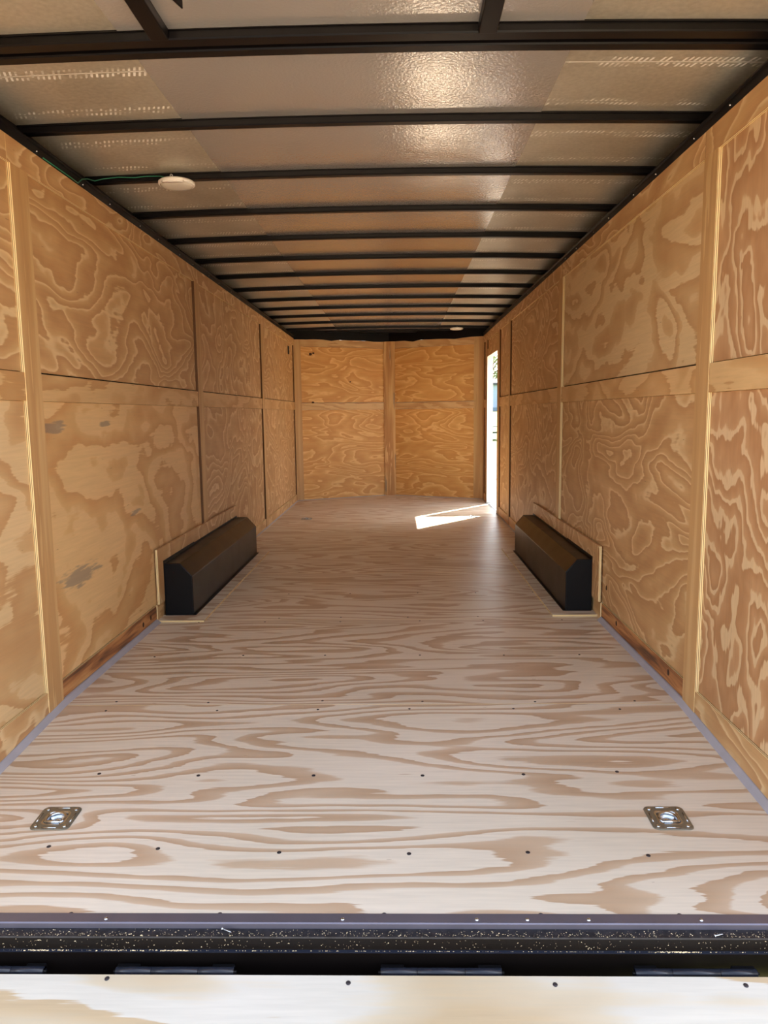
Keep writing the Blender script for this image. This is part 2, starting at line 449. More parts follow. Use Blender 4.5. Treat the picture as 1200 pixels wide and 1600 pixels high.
# plywood frames around the wheel boxes lying on the floor
for s in (-1, 1):
    ya, yb, xo = (3.985, 6.08, 0.955) if s < 0 else (4.055, 6.13, 0.965)
    xi = 1.035 if s < 0 else 1.05
    yi = 4.10 if s < 0 else 4.15
    yj = 6.00
    def sx(a, b): return (min(s*a, s*b), max(s*a, s*b))
    p = MB(); x0, x1 = sx(xo, xi); X0, X1 = sx(xi, 1.2195)
    p.box(x0, x1, ya, yb, 0.0005, 0.009, mats={'-y':1, '+y':1, '+x':1, '-x':1})
    p.box(X0, X1, ya, yi+0.004, 0.0005, 0.009, mats={'-y':1})
    p.box(X0, X1, yj-0.004, yb, 0.0005, 0.009, mats={'+y':1})
    p.build('wheel_box_floor_frame', [M['ply_floor'], M['edge_z']], floor, origin=(0, ya, 0))

# ------------------------------------------------------------ side walls
def wall(side):
    s = -1 if side == 'left' else 1
    def X(a, b): return (min(s*a, s*b), max(s*a, s*b))
    bx = X(1.234, 1.272)
    m = MB()
    Y0 = 1.56
    if side == 'left':
        m.box(*bx, Y0, Y_CORNER+0.03, -0.24, Z_TOP, mats={'-x':1})
    else:
        D0, D1, DZ = 8.38, 9.33, 1.80
        m.box(*bx, Y0, D0, -0.24, Z_TOP, mats={'+x':1}); m.box(*bx, D1, Y_CORNER+0.03, -0.24, Z_TOP, mats={'+x':1})
        m.box(*bx, D0, D1, DZ, Z_TOP, mats={'+x':1}); m.box(*bx, D0, D1, -0.24, -0.004, mats={'+x':1})
    wl = struct(m.build('wall_'+side, [M['hole'], M['white_skin']], origin=(s*1.25, 6, 0)))
    edge = {'-y':1, '+y':1, '+z':1, '-z':1}
    def panel(y0, y1, z0, z1, mat='ply_side', face=1.2225):
        B(*X(face, 1.234), y0, y1, z0, z1, mats=edge).build('plywood_panel', [M[mat], M['edge_x']], wl, origin=(s*1.22, y0, z0))
    def stile(y0, y1, z0=0.0, z1=2.0, name='plywood_stile', face=1.2095, mat='ply_stile'):
        return B(*X(face, 1.234), y0, y1, z0, z1, mats=edge if y0 < 3 else ({'-y':2} if side == 'left' or y0 > 7 else {'-y':1})).build(name, [M[mat], M['edge_x'], M['edge_shade']], wl, origin=(s*1.22, y0, z0))
    def rail(y0, y1, z0, z1, face=1.2125, mat='ply_rail', name='plywood_rail'):
        return B(*X(face, 1.234), y0, y1, z0, z1, mats=edge).build(name, [M[mat], M['edge_x']], wl, origin=(s*1.22, y0, z0))
    if side == 'left':
        stiles = [(2.70, 2.82), (5.04, 5.16), (7.42, 7.54), (9.70, 9.80)]
    else:
        stiles = [(2.685, 2.80), (5.10, 5.22), (7.42, 7.53), (8.20, 8.379)]
    bays = []; prev = Y0
    for a, b_ in stiles: bays.append((prev, a)); prev = b_
    if side == 'right':
        bays.append((9.43, 9.66)); stiles += [(9.331, 9.43), (9.66, 9.80)]
    for a, b_ in stiles:
        stile(a, b_, -0.12 if a < 2.81 else 0.0, 2.0)
    for i, (a, b_) in enumerate(bays):
        g_ = 0.005 if i < 1 else 0.014                    # open joint at the near side of each stile
        mu = ['ply_side', 'ply_side', 'ply_side_fine', 'ply_side_fine', 'ply_side_fine'][i]
        ml = ['ply_side_patch', 'ply_side_patch', 'ply_side_fine', 'ply_side_fine', 'ply_side_fine'][i]
        if side == 'right':
            mu = ['ply_side_upright', 'ply_side_patch', 'ply_side', 'ply_side_fine', 'ply_side_fine'][i]
            ml = ['ply_side_upright', 'ply_side', 'ply_side_fine', 'ply_side_fine', 'ply_side_fine'][i]
        if side == 'left' and i == 1:
            panel(a+0.002, b_-g_, 1.289 if i < 1 else 1.292, 1.999, mu)
            gm = grey_stained('plywood_grey_marks', 1, 2,
                  ply('plywood_side_wall_marked', 1, 2, (224, 186, 132), (214, 172, 116), (202, 153, 98), su=1.0, sv=1.8, N=6.5, jag=0.28, fine=1.1, stops=(0.40, 0.47, 0.85, 0.95)),
                  [(0.10, 0.99, 0.12, 0.030), (0.26, 0.37, 0.20, 0.040), (0.95, 0.55, 0.08, 0.018), (0.62, 1.00, 0.08, 0.016)])
            B(*X(1.2225, 1.234), a+0.002, b_-g_, 0.093, 1.184, mats=edge).build('plywood_panel', [gm, M['edge_x']], wl, origin=(s*1.22, a, 0.093))
        else:
            panel(a+0.002, b_-g_, 1.289 if i < 1 else 1.292, 1.999, mu)
            panel(a+0.002, b_-g_, 0.093, 1.184, ml)
        rail(a+0.0005, b_-0.0005, 1.185, 1.285)
        if i == 0: rail(a+0.0005, b_-0.0005, -0.16, 0.09, mat='ply_side')
        elif i == 1:
            rail(a+0.0005, 4.0, -0.02, 0.088, face=1.2185, mat='board_side', name='baseboard_strip')
            rail(4.0, b_-0.0005, 0.0, 0.09)
        else: rail(a+0.0005, b_-0.0005, 0.0, 0.09)
    # top band: long strips butt jointed
    cuts = [Y0, stiles[0][0 if side == 'left' else 1]-(0.02 if side == 'left' else 0), 5.12, 7.50, 9.80]
    for a, b_ in zip(cuts[:-1], cuts[1:]): rail(a+0.0008, b_-0.0008, 2.0, Z_TOP, face=1.2115, mat='ply_side')
    if side == 'right':
        rail(8.3795, 9.3305, 1.80, 1.885, face=1.2105)
        panel(8.382, 9.33, 1.887, 1.998)
    # frame of plywood around the wheel box
    ya = 4.005 if side == 'left' else 4.0
    yw, ye, xt = (4.10, 6.00, 0.30) if side == 'left' else (4.15, 6.00, 0.30)
    f = MB(); x0, x1 = X(1.1995, 1.2125)
    f.box(x0, x1, ya, yw+0.01, 0.095, 0.40, mats={'-y':1})
    f.box(x0, x1, yw+0.01, ye+0.02, 0.27, 0.40, mats={'+y':1})
    f.build('wheel_box_wall_frame', [M['ply_side_fine'], M['edge_x']], wl, origin=(s*1.2, ya, 0.0))
    return wl
wl = wall('left'); wr = wall('right')
# slot opening in the left wall near the front
B(-1.2235, -1.2215, 9.29, 9.42, 1.862, 1.96).build('slot_opening', M['hole'], wl)
# knots / bolt holes in the dark baseboards
for (s, y, z) in ((-1, 3.78, 0.045), (-1, 3.90, 0.05), (1, 3.72, 0.055), (1, 2.98, 0.06), (1, 3.93, 0.19)):
    par = wl if s < 0 else wr
    x0 = 1.2175 if z < 0.1 else 1.2215
    o = MB().lathe([(0.001, 0.0), (0.011, 0.0), (0.012, -0.003)], seg=12,
                   xf=lambda p: (s*(x0-p[2]), y+p[0], z+p[1]*1.2)).build('bolt_hole', M['knot'], par)

# sealant lines
def caulk(side):
    s = -1 if side == 'left' else 1
    xw = 1.2125
    segs = ([Y_REAR+0.001] + [Y_REAR+ (Y_BREAK-Y_REAR)*k/6 for k in range(1, 7)] + [3.4, 3.98])
    m = MB()
    def prof(wd): 
        p = [(s*(xw+0.004), -0.004), (s*(xw-wd), -0.004), (s*(xw-wd*0.9), 0.002), (s*(xw-0.004), wd*0.72), (s*(xw+0.004), wd*0.75)]
        return p if s > 0 else p
    m.extrude_y(prof(0.024), segs, zoff=zt)
    if side == 'left': m.extrude_y(prof(0.012), [6.09, 9.76])
    else: m.extrude_y(prof(0.012), [6.14, 8.36]); m.extrude_y(prof(0.012), [9.34, 9.76])
    return m
t = struct(caulk('left').build('trim_1', M['caulk'], origin=(-1.2, 4, 0)))
t = struct(caulk('right').build('trim_2', M['caulk'], origin=(1.2, 4, 0)))

# ------------------------------------------------------------ front wall (shallow V nose)
L = math.hypot(HW, Y_NOSE-Y_CORNER); ANG = math.atan2(Y_NOSE-Y_CORNER, HW)
wf = MB()
wf.prism([(-1.27, Y_CORNER+0.02), (0, Y_NOSE+0.028), (1.27, Y_CORNER+0.02), (1.27, Y_CORNER+0.07), (0, Y_NOSE+0.08), (-1.27, Y_CORNER+0.07)], -0.2, Z_TOP)
wfo = struct(wf.build('wall_front', M['white_skin'], origin=(0, Y_NOSE, 0)))
def front_piece(s, u0, u1, z0, z1, d0, d1, name, mat, origin_u=None):
    """u along the wall from the side corner; d depth in front of the wall plane"""
    o = B(0, u1-u0, 0, d1-d0, z0, z1, mats={}).build(name, mat, None, origin=(0, 0, z0))
    rot = ANG if s < 0 else -ANG
    # local +x runs from left to right in both halves
    if s < 0:
        ax = Vector((math.cos(ANG), math.sin(ANG), 0)); st = Vector((-HW, Y_CORNER, 0)) + ax*u0
    else:
        ax = Vector((math.cos(ANG), -math.sin(ANG), 0)); st = Vector((HW, Y_CORNER, 0)) - ax*u1
    nrm = Vector((ax.y, -ax.x, 0))        # towards the camera
    if nrm.y > 0: nrm = -nrm
    pos = st + nrm*d1
    o.rotation_euler = (0, 0, math.atan2(ax.y, ax.x))
    o.location = Vector((pos.x, pos.y, z0)) - Vector(parent_loc(wfo)); o.parent = wfo
    return o
for s in (-1, 1):
    front_piece(s, 0.06, L-0.05, 1.276, 1.997, -0.02, 0.0, 'plywood_panel', M['ply_front'])
    front_piece(s, 0.06, L-0.05, 0.0, 1.184, -0.02, 0.0, 'plywood_panel', M['ply_front'])
    front_piece(s, 0.06, L-0.05, 1.186, 1.271, -0.02, 0.008, 'plywood_rail', M['ply_rail_front'])
    front_piece(s, 0.06, L-0.05, 2.0, Z_TOP, -0.02, 0.008, 'plywood_rail', M['ply_rail_front'])
    front_piece(s, 0.0, 0.13 if s > 0 else 0.09, 0.0, Z_TOP, -0.02, 0.012, 'corner_stile', M['ply_stile_front'])
cb = grey_stained('centre_board', 2, 0,
      ply('centre_board_pine', 2, 0, (216, 172, 112), (204, 154, 94), (184, 130, 74), su=0.9, sv=12.0, N=2.5, jag=0.5, fine=0.4),
      [(1.32, 0.14, 0.13, 0.014), (0.47, 0.15, 0.12, 0.012), (0.12, 0.015, 0.14, 0.016), (1.92, 0.09, 0.12, 0.008)], (96, 92, 86))
MB().prism([(-0.077, Y_NOSE-0.052), (0.077, Y_NOSE-0.052), (0.077, Y_NOSE-0.03), (0.0, Y_NOSE+0.01), (-0.077, Y_NOSE-0.03)], 0.001, Z_TOP).build(
      'centre_board', cb, wfo, origin=(-0.077, Y_NOSE, 0))
for (x, z, r) in ((-1.02, 1.90, 0.016), (-0.98, 1.915, 0.010), (-1.0, 1.28, 0.012), (-0.52, 1.55, 0.007)):
    yy = Y_CORNER + (HW+x)*math.tan(ANG) - 0.004
    MB().lathe([(0.001, 0.002), (r, 0.002), (r*1.1, -0.004)], seg=9, xf=lambda p: (x+p[0]*1.5, yy-p[2], z+p[1])).build('knot_hole', M['knot'], wfo)
# sealant on floor along the nose
m = MB(); n = 12
for s in (-1, 1):
    m.prism([(s*HW, Y_CORNER-0.02), (0, Y_NOSE-0.02), (0, Y_NOSE+0.0), (s*HW, Y_CORNER+0.0)][::(1 if s < 0 else -1)], 0.0, 0.006)
struct(m.build('trim_3', M['caulk'], origin=(0, Y_NOSE, 0)))

# ------------------------------------------------------------ ceiling
roof = MB()
roof.prism([(-1.305, 1.54), (1.305, 1.54), (1.305, Y_CORNER+0.08), (0, Y_NOSE+0.1), (-1.305, Y_CORNER+0.08)], 2.275, 2.30)
ceiling = struct(roof.build('ceiling', M['white_skin'], origin=(0, 6, 2.28)))
def arch(x): return 0.016*(1-(x/HW)**2)
# sheets: side sheets first, centre sheet lapped under them
stations = [1.56+0.1525*k for k in range(59)]
def sheet(x0, x1, z, mat, nx=8):
    m = MB(); nn = nx+1
    for y in stations:
        k = (y-2.35)/0.61
        for i in range(nn):
            x = x0+(x1-x0)*i/nx
            yy = min(y, Y_CORNER + (HW-abs(x))*math.tan(ANG))
            m.v.append((x, yy, z+arch(x)-0.006*abs(math.sin(math.pi*k))))
    ns = len(stations); base_n = len(m.v)
    m.v += [(p[0], p[1], p[2]+0.002) for p in m.v[:base_n]]
    for j in range(ns-1):
        for i in range(nx):
            a = j*nn+i; m.face((a, a+nn, a+nn+1, a+1), 0, True)
            m.face((a+base_n, a+1+base_n, a+nn+1+base_n, a+nn+base_n), 0, True)
    e0 = len(m.v)
    for i in (0, nx):
        st = len(m.v)
        for j in range(ns):
            q = m.v[j*nn+i]; m.v += [q, (q[0], q[1], q[2]+0.002)]
        for j in range(ns-1): m.face((st+2*j, st+2*j+1, st+2*j+3, st+2*j+2))
    return m.build('ceiling_sheet', mat, ceiling, origin=(0, 1.56, z))
sheet(-1.288, -0.64, 2.204, M['ceil_side']); sheet(0.62, 1.288, 2.204, M['ceil_side'])
sheet(-0.665, 0.655, 2.201, M['ceil_mid'], 12)
# bows
BZ = 2.174
def bow(yc, wd=0.038, hgt=0.033, name='roof_bow', xe=1.284):
    m = MB(); xs_ = [-xe+2*xe*i/12 for i in range(13)]
    lip = 0.006
    prof = [(yc-wd/2-lip, BZ+hgt), (yc-wd/2-lip, BZ+hgt-0.010), (yc-wd/2, BZ+hgt-0.010), (yc-wd/2, BZ+0.004), (yc-wd/2+0.004, BZ),
            (yc+wd/2-0.004, BZ), (yc+wd/2, BZ+0.004), (yc+wd/2, BZ+hgt-0.010), (yc+wd/2+lip, BZ+hgt-0.010), (yc+wd/2+lip, BZ+hgt)]
    m.extrude_x(prof[::-1], xs_, zoff=arch)
    return m.build(name, M['bow'], ceiling, origin=(0, yc, BZ))
bow_y = [2.335+0.61*k for k in range(13)]
for k, y in enumerate(bow_y):
    if y > Y_CORNER: continue
    bow(y) if k else (bow(2.305, 0.05), bow(2.375, 0.045))
# short bows inside the V nose
for y, xe in ((9.98, 0.86), (10.2, 0.40)): bow(y, xe=xe)
# rear frame runners
for x in (-0.545, 0.385):
    B(x-0.026, x+0.026, 1.60, 2.278, 2.182, 2.216).build('rear_runner', M['bow'], ceiling, origin=(x, 1.6, 2.2), bevel=0.003)
B(-1.27, 1.27, 1.54, 1.62, 2.12, 2.275).build('rear_header', M['black'], ceiling, origin=(0, 1.58, 2.2))
# bent metal tab hanging from the rear sheet
MB().prism([(-0.452, 2.00), (-0.438, 2.00), (-0.4245, 2.085), (-0.428, 2.087)], 2.17, 2.20).build('metal_tab', M['black'], ceiling)
# top rails of steel along both walls, end cap in the nose
for i, s in enumerate((-1, 1)):
    pr = [(s*1.272, Z_TOP+0.001), (s*1.212, Z_TOP+0.001), (s*1.211, 2.120), (s*1.203, 2.123), (s*1.203, 2.128), (s*1.224, 2.131), (s*1.240, 2.150), (s*1.286, 2.156), (s*1.288, 2.272), (s*1.300, 2.272), (s*1.300, 2.085), (s*1.272, 2.085)]
    o = struct(MB().extrude_y(pr if s < 0 else pr[::-1], [1.56, Y_CORNER+0.075]).build('trim_%d' % (4+i), M['black'], origin=(s*1.24, 6, 2.15)))
    k = 0
    y = 1.9
    while y < 9.7:
        MB().lathe([(0.0004, 0.0035), (0.0025, 0.003), (0.004, 0.0), (0.004, -0.002)], seg=8,
                   xf=lambda p: (s*(1.2105-p[2]), y+p[0], 2.105+p[1])).build('rail_screw', M['zinc'], o)
        y += 0.41 if k % 2 else 0.30
        k += 1
m = MB()
rag = [(-1.285+2.57*i/24) for i in range(25)]
def nosey(x): return Y_CORNER + (HW-abs(x))*math.tan(ANG)
b = len(m.v)
for i, x in enumerate(rag):
    yy = nosey(x); zz = Z_TOP - random.uniform(0.0, 0.012) + (0.004 if i % 5 else -0.006)
    m.v += [(x, yy-0.03, zz), (x, yy-0.03, 2.25), (x, yy+0.015, 2.25), (x, yy+0.015, zz)]
for i in range(24):
    a = b+i*4
    for k in range(4): m.face((a+k, a+4+k, a+4+(k+1) % 4, a+(k+1) % 4))
m.face((b, b+1, b+2, b+3)); e = b+24*4; m.face((e+3, e+2, e+1, e))
struct(m.build('trim_6', M['black'], origin=(0, Y_NOSE, 2.2)))

# ------------------------------------------------------------ rear sill
sill = MB()
W2 = 1.268
zr = zt(Y_REAR)
# grey trim angle
tr = MB().extrude_x([(1.668, zr+0.0012), (1.668, zr+0.0035), (1.637, zr+0.0025), (1.6345, zr), (1.6345, zr-0.0125), (1.637, zr-0.0125), (1.638, zr-0.001)], [-W2, W2])
o7 = struct(tr.build('trim_7', M['trim_grey'], origin=(0, 1.65, zr)))
g = G('black_sill_with_sawdust'); tc = g.n('ShaderNodeTexCoord')
n1 = g.noise(tc.outputs['Object'], 60.0, 5.0); n2 = g.noise(tc.outputs['Object'], 3.0, 3.0)
g.l(g.ramp(n1, [(0.35, (16, 16, 20)), (0.75, (44, 42, 46))]), g.b.inputs['Base Color'])
g.b.inputs['Roughness'].default_value = 0.5; g.bump(n1, 0.4, 0.004); M['sill_black'] = g.m
M['sill_lip'] = plain('sill_lip_paint', (30, 34, 46), 0.25)
sl = MB().extrude_x([(1.66, -0.088), (1.6065, -0.0885), (1.6055, -0.092), (1.604, -0.1195), (1.5985, -0.1205), (1.5985, -0.1235), (1.602, -0.126),
                     (1.602, -0.30), (1.66, -0.30)], [-W2, W2], mis=[0,0,1,2,2,2,1,1,1])
o8 = struct(sl.build('trim_8', [M['sill_black'], M['black_box'], M['sill_lip']], origin=(0, 1.63, -0.1)))
for x in (-0.59, -0.02, 0.30, 0.42, 0.565, 0.83):
    MB().lathe([(0.0005, 0.0022), (0.0035, 0.0018), (0.005, 0.0), (0.005, -0.002)], c=(x, 1.648, zr+0.0036), seg=10).build('trim_screw', M['zinc'], o7)
# sawdust on the ledge
sdm = MB()
def grain(x, y, z, s_):
    a = random.random()*6.28; b = len(sdm.v); l = s_*random.uniform(0.6, 1.8)
    dx, dy = math.cos(a)*l, math.sin(a)*l*0.6
    sdm.v += [(x-dx, y-dy, z), (x+dy*0.6, y-dx*0.4, z+0.0002), (x+dx, y+dy, z), (x, y, z+s_*0.9)]
    for q in ((0,1,3),(1,2,3),(2,0,3),(0,2,1)): sdm.face(tuple(b+i for i in q))
def dens(x): return 1.0
for k in range(1500):
    x = random.uniform(-1.05, 1.05)
    if random.random() < 0.55:
        y = random.triangular(1.607, 1.634, 1.610); z = -0.0884
    elif random.random() < 0.5:
        y, z = 1.6005, -0.1202
    else:
        y = random.uniform(1.6045, 1.6055); z = random.uniform(-0.117, -0.095)
        y = 1.6055-(1.6055-1.604)*((-0.092-z)/0.0275)-0.0003
    grain(x, y, z, random.choice((0.0008, 0.0011, 0.0016)))
for cx, n in ((0.77, 60), (-0.42, 50), (-0.72, 40), (-0.55, 30)):
    for k in range(n): grain(random.gauss(cx, 0.03), 1.6002+random.uniform(-0.0015, 0.002), -0.1202, 0.0022)
sd_o = sdm.build('sawdust', M['sawdust'], origin=(0, 1.61, -0.09)); sd_o['kind'] = 'stuff'
tag(sd_o, 'pale sawdust specks scattered along the black rear sill', 'sawdust')
# two loose screws
def loose_screw(loc, rot, label):
    r_ = empty('loose_screw', loc)
    MB().lathe([(0.0004, 0.0), (0.0042, 0.0004), (0.0042, 0.0012), (0.0018, 0.0034), (0.0018, 0.004)], seg=10).build('screw_head', M['zinc'], r_)
    m = MB(); pts = [(0, 0, 0.003+0.0006*i) for i in range(34)]
    m.tube([(0, 0, 0.003), (0, 0, 0.023), (0, 0, 0.027)], [0.0014, 0.0014, 0.0003], 8)
    hel = [(0.0017*math.cos(i*0.9), 0.0017*math.sin(i*0.9), 0.007+i*0.00035) for i in range(48)]
    m.tube(hel, 0.0004, 4)
    # children were made in world coordinates around the origin
    o = m.build('screw_shank', M['zinc'], None); o.parent = r_
    h = r_.children[0]; h.data.transform(Matrix.Translation(Vector(loc)))
    h.location = (0, 0, 0)
    r_.rotation_euler = rot
    tag(r_, label, 'screw')
# pointing roughly across the view
loose_screw((-0.305, 1.6275, -0.0835), (math.radians(92), 0, math.radians(65)), 'loose zinc screw lying on left half of the black rear sill')
loose_screw((0.845, 1.6085, -0.0845), (math.radians(94), 0, math.radians(110)), 'loose zinc screw lying on right half of the black rear sill')

# ------------------------------------------------------------ ramp and hinges
RY0, RZ0 = 1.550, -0.141
RA = math.radians(13.5)
ramp = empty('loading_ramp', (0, RY0, RZ0))
RL = 1.95
def rp(p):   # p: x, distance down the ramp, height above its surface
    return (p[0], RY0 - p[1]*math.cos(RA) - p[2]*math.sin(RA)*-1*-1, RZ0 - p[1]*math.sin(RA) + p[2]*math.cos(RA))
m = MB()
def rbox(m, x0, x1, d0, d1, h0, h1, mats=None):
    b = len(m.v)
    m.v += [rp(q) for q in ((x0,d1,h0),(x1,d1,h0),(x1,d0,h0),(x0,d0,h0),(x0,d1,h1),(x1,d1,h1),(x1,d0,h1),(x0,d0,h1))]
    for k, q in {'-z':(0,3,2,1),'+z':(4,5,6,7),'-y':(0,1,5,4),'+x':(1,2,6,5),'+y':(2,3,7,6),'-x':(3,0,4,7)}.items():
        m.face(tuple(b+i for i in q), (mats or {}).get(k, 0))
rbox(m, -1.16, 1.16, 0.0, 1.219, -0.019, 0.0, {'+y':1, '-y':1})
m.build('ramp_deck', [M['ply_ramp'], M['edge_z']], ramp, origin=(-1.16, RY0, RZ0))
m = MB(); rbox(m, -1.16, 1.16, 1.221, RL, -0.019, 0.0, {'+y':1, '-y':1})
m.build('ramp_deck', [M['ply_ramp'], M['edge_z']], ramp, origin=(-1.16, RY0-1.2, RZ0-0.3))
m = MB(); rbox(m, -1.16, 1.16, 0.003, 0.05, -0.07, -0.0195); rbox(m, -1.16, 1.16, RL-0.05, RL, -0.07, -0.0195)
for x in (-1.13, -0.6, 0.0, 0.6, 1.13): rbox(m, x-0.025, x+0.025, 0.05, RL-0.05, -0.07, -0.0195)
m.build('ramp_frame', M['black'], ramp)
for x, d in ((-0.55, 0.010), (0.0, 0.018), (0.463, 0.020), (0.885, 0.020), (-1.0, 0.012)):
    m = MB().lathe([(0.0008, 0.0006), (0.0048, 0.0012), (0.0058, 0.0003), (0.0058, -0.003)], seg=10, xf=lambda p: rp((x+p[0], d+p[1], p[2])))
    m.build('ramp_screw', M['screw'], ramp)
tag(ramp, 'pale plywood loading ramp across the bottom of the picture', 'ramp')

def make_hinge(x0, x1, lab):
    y, z, r = 1.5765, -0.155, 0.0105
    h = empty('ramp_hinge', ((x0+x1)/2, y, z))
    a = x0 + (x1-x0)*0.30; c = x1 - (x1-x0)*0.30
    for p0, p1, nm in ((x0, a, 'outer_knuckle'), (a+0.001, c-0.001, 'centre_knuckle'), (c, x1, 'outer_knuckle')):
        m = MB().tube([(p0, y, z), (p1, y, z)], r, 14)
        o = m.build(nm, M['sill_lip'], h)
    for p0, p1 in ((x0, a-0.03), (c+0.03, x1)):
        MB().box(p0, p1, y, 1.592, z-0.001, z+0.009).build('hinge_leaf', M['black'], h, bevel=0.002)
    MB().box(a+0.002, c-0.002, 1.553, y, z-0.008, z+0.004).build('hinge_leaf', M['black'], h, bevel=0.002)
    MB().tube([(x0-0.006, y, z), (x1+0.006, y, z)], 0.004, 8).build('hinge_pin', M['black'], h)
    tag(h, lab, 'hinge'); return h
make_hinge(-0.965, -0.712, 'black ramp hinge at the far left of the sill gap')
make_hinge(-0.543, -0.268, 'black ramp hinge left of centre in the sill gap')
make_hinge(0.072, 0.350, 'black ramp hinge right of centre in the sill gap')
make_hinge(0.655, 0.930, 'black ramp hinge at the far right of the sill gap')

# ------------------------------------------------------------ wheel boxes
def wheel_box(s, y0, y1, label):
    r_ = empty('wheel_well_box', (s*HW, y0, 0.0095))
    w_, H, ch, cw = (0.178, 0.305, 0.075, 0.068)
    if s > 0: w_, H, ch, cw = (0.165, 0.302, 0.072, 0.062)
    # one folded steel cover following wall, top, chamfer and inner side
    pr = [(1.199, 0.0095), (1.199, H), (HW-w_+cw, H), (HW-w_, H-ch), (HW-w_, 0.0095)]
    pr = [(s*a, z) for a, z in pr]
    m = MB().extrude_y(pr if s < 0 else pr[::-1], [y0, y1])
    m.build('steel_cover', M['black_box'], r_, bevel=0.003)
    e = 0.0015
    pe = [(1.199, 0.011), (1.199, H-0.004), (HW-w_+cw-0.002, H-0.004), (HW-w_+0.004, H-ch-0.002), (HW-w_+0.004, 0.011)]
    pe = [(s*a, z) for a, z in pe]
    for yy in (y0-0.003, y1-0.001):
        MB().extrude_y(pe if s < 0 else pe[::-1], [yy, yy+0.004]).build('end_plate', M['black'], r_)
    xa, xb = sorted((s*(HW-w_-0.014), s*(HW-w_+0.001)))
    MB().box(xa, xb, y0-0.006, y1+0.006, 0.0092, 0.0125).build('base_flange', M['black'], r_)
    xa, xb = sorted((s*1.1995, s*1.1965))
    # flange pieces along the wall: lapped lengths
    MB().box(xa, xb, y0-0.010, y0+0.62, 0.0125, H+0.018).box(xa, xb, y0+0.62, y1+0.004, H-0.01, H+0.012).build('wall_flange', M['black'], r_)
    xa, xb = sorted((s*(HW-w_-0.004), s*1.199))
    MB().box(xa, xb, y0-0.012, y0-0.003, 0.0092, 0.0125).build('end_flange', M['black'], r_)
    tag(r_, label, 'wheel box'); return r_
wheel_box(-1, 4.105, 6.0, 'long black steel wheel box against the left plywood wall')
wheel_box(1, 4.150, 6.0, 'long black steel wheel box against the right plywood wall')

# ------------------------------------------------------------ tie down rings
def rrect(hx, hy, r, n=6):
    pts = []
    for cx, cy, a0 in ((hx-r, hy-r, 0), (-hx+r, hy-r, 90), (-hx+r, -hy+r, 180), (hx-r, -hy+r, 270)):
        for k in range(n+1):
            a = math.radians(a0+90*k/n); pts.append((cx+r*math.cos(a), cy+r*math.sin(a)))
    return pts
def make_ring(loc, label, tilt=0.0, drop=0.022):
    r_ = empty('tie_down_ring', loc)
    P = rrect(0.0575, 0.056, 0.016); n = len(P); R = 0.037
    m = MB()
    def circ(p, R): 
        a = math.atan2(p[1], p[0]); return (R*math.cos(a), R*math.sin(a))
    rings = [[(x, y, 0.0) for x, y in P], [(x, y, 0.0022) for x, y in P], [(x*0.965, y*0.965, 0.0034) for x, y in P],
             [circ(p, R+0.005)+(0.0034,) for p in P], [circ(p, R+0.001)+(0.0046,) for p in P], [circ(p, R-0.002)+(0.0026,) for p in P],
             [circ(p, R-0.006)+(-drop*0.55,) for p in P], [circ(p, R*0.45)+(-drop,) for p in P], [circ(p, 0.001)+(-drop,) for p in P]]
    for rg in rings: m.v += rg
    for k in range(len(rings)-1):
        for i in range(n):
            j = (i+1) % n; m.face((k*n+i, k*n+j, (k+1)*n+j, (k+1)*n+i), 1 if k > 2 else 0, k > 2)
    m.face(tuple((len(rings)-1)*n+i for i in range(n)), 1, True)
    def put(mb, nm, mat):
        o = bpy.data.objects.new(nm, mb.mesh(nm, mat)); COL.objects.link(o); o.parent = r_; return o
    put(m, 'ring_plate', [M['zinc_dull'], M['zinc']])
    # D ring lying in the cup
    pts = []
    for k in range(17):
        a = math.radians(-8+196*k/16); pts.append((0.0265*math.cos(a), 0.0265*math.sin(a)-0.001, 0.0015 if drop > .01 else 0.006))
    pts2 = [(-0.0235, -0.020, 0.003), (0.0235, -0.020, 0.003)]
    zd = pts[0][2]
    put(MB().tube(pts + pts2, 0.0050, 10, closed=True), 'pull_ring', M['zinc'])
    put(MB().tube([(-0.020, -0.0235, 0.0055), (0.020, -0.0235, 0.0055)], 0.0048, 10), 'ring_clip', M['zinc'])
    put(MB().lathe([(0.001, -drop*0.5-0.002), (0.009, -drop*0.5+0.001), (0.013, -drop*0.5+0.004), (0.0165, -drop*0.5+0.001), (0.0175, -drop*0.5-0.006)], c=(0, 0.002, 0), seg=20), 'cup_stud', M['zinc'])
    for sx_ in (-1, 1):
        for sy_ in (-1, 1):
            put(MB().lathe([(0.0012, 0.0045), (0.0035, 0.0064), (0.0055, 0.0054), (0.0066, 0.0030)], c=(sx_*0.042, sy_*0.041, 0), seg=12), 'bolt', M['zinc'])
    for a in (0, 1):
        for q in (-1, 1):
            L_ = 0.021
            if a: pp = [(q*0.049, -L_, 0.0034), (q*0.049, L_, 0.0034)]
            else: pp = [(-L_, q*0.0485, 0.0034), (L_, q*0.0485, 0.0034)]
            put(MB().tube(pp, 0.0019, 8), 'pressed_rib', M['zinc'])
    # stamped characters along the near edge, too small to read
    mk = MB()
    for k in range(9): mk.box(-0.018+k*0.0042, -0.018+k*0.0042+0.0016, -0.0545, -0.0515, 0.0028, 0.0036)
    put(mk, 'stamped_mark', M['screw'])
    r_.rotation_euler = (tilt, 0, 0)
    tag(r_, label, 'tie down ring'); return r_
make_ring((-RX, RY, zt(RY)+0.0005), 'zinc tie down ring plate set in floor at near left', math.atan(SLOPE))
make_ring((RX, RY, zt(RY)+0.0005), 'zinc tie down ring plate set in floor at near right', math.atan(SLOPE))
make_ring((-0.886, 8.05, 0.0005), 'tie down ring in the far floor near the left wall', 0, 0.001)
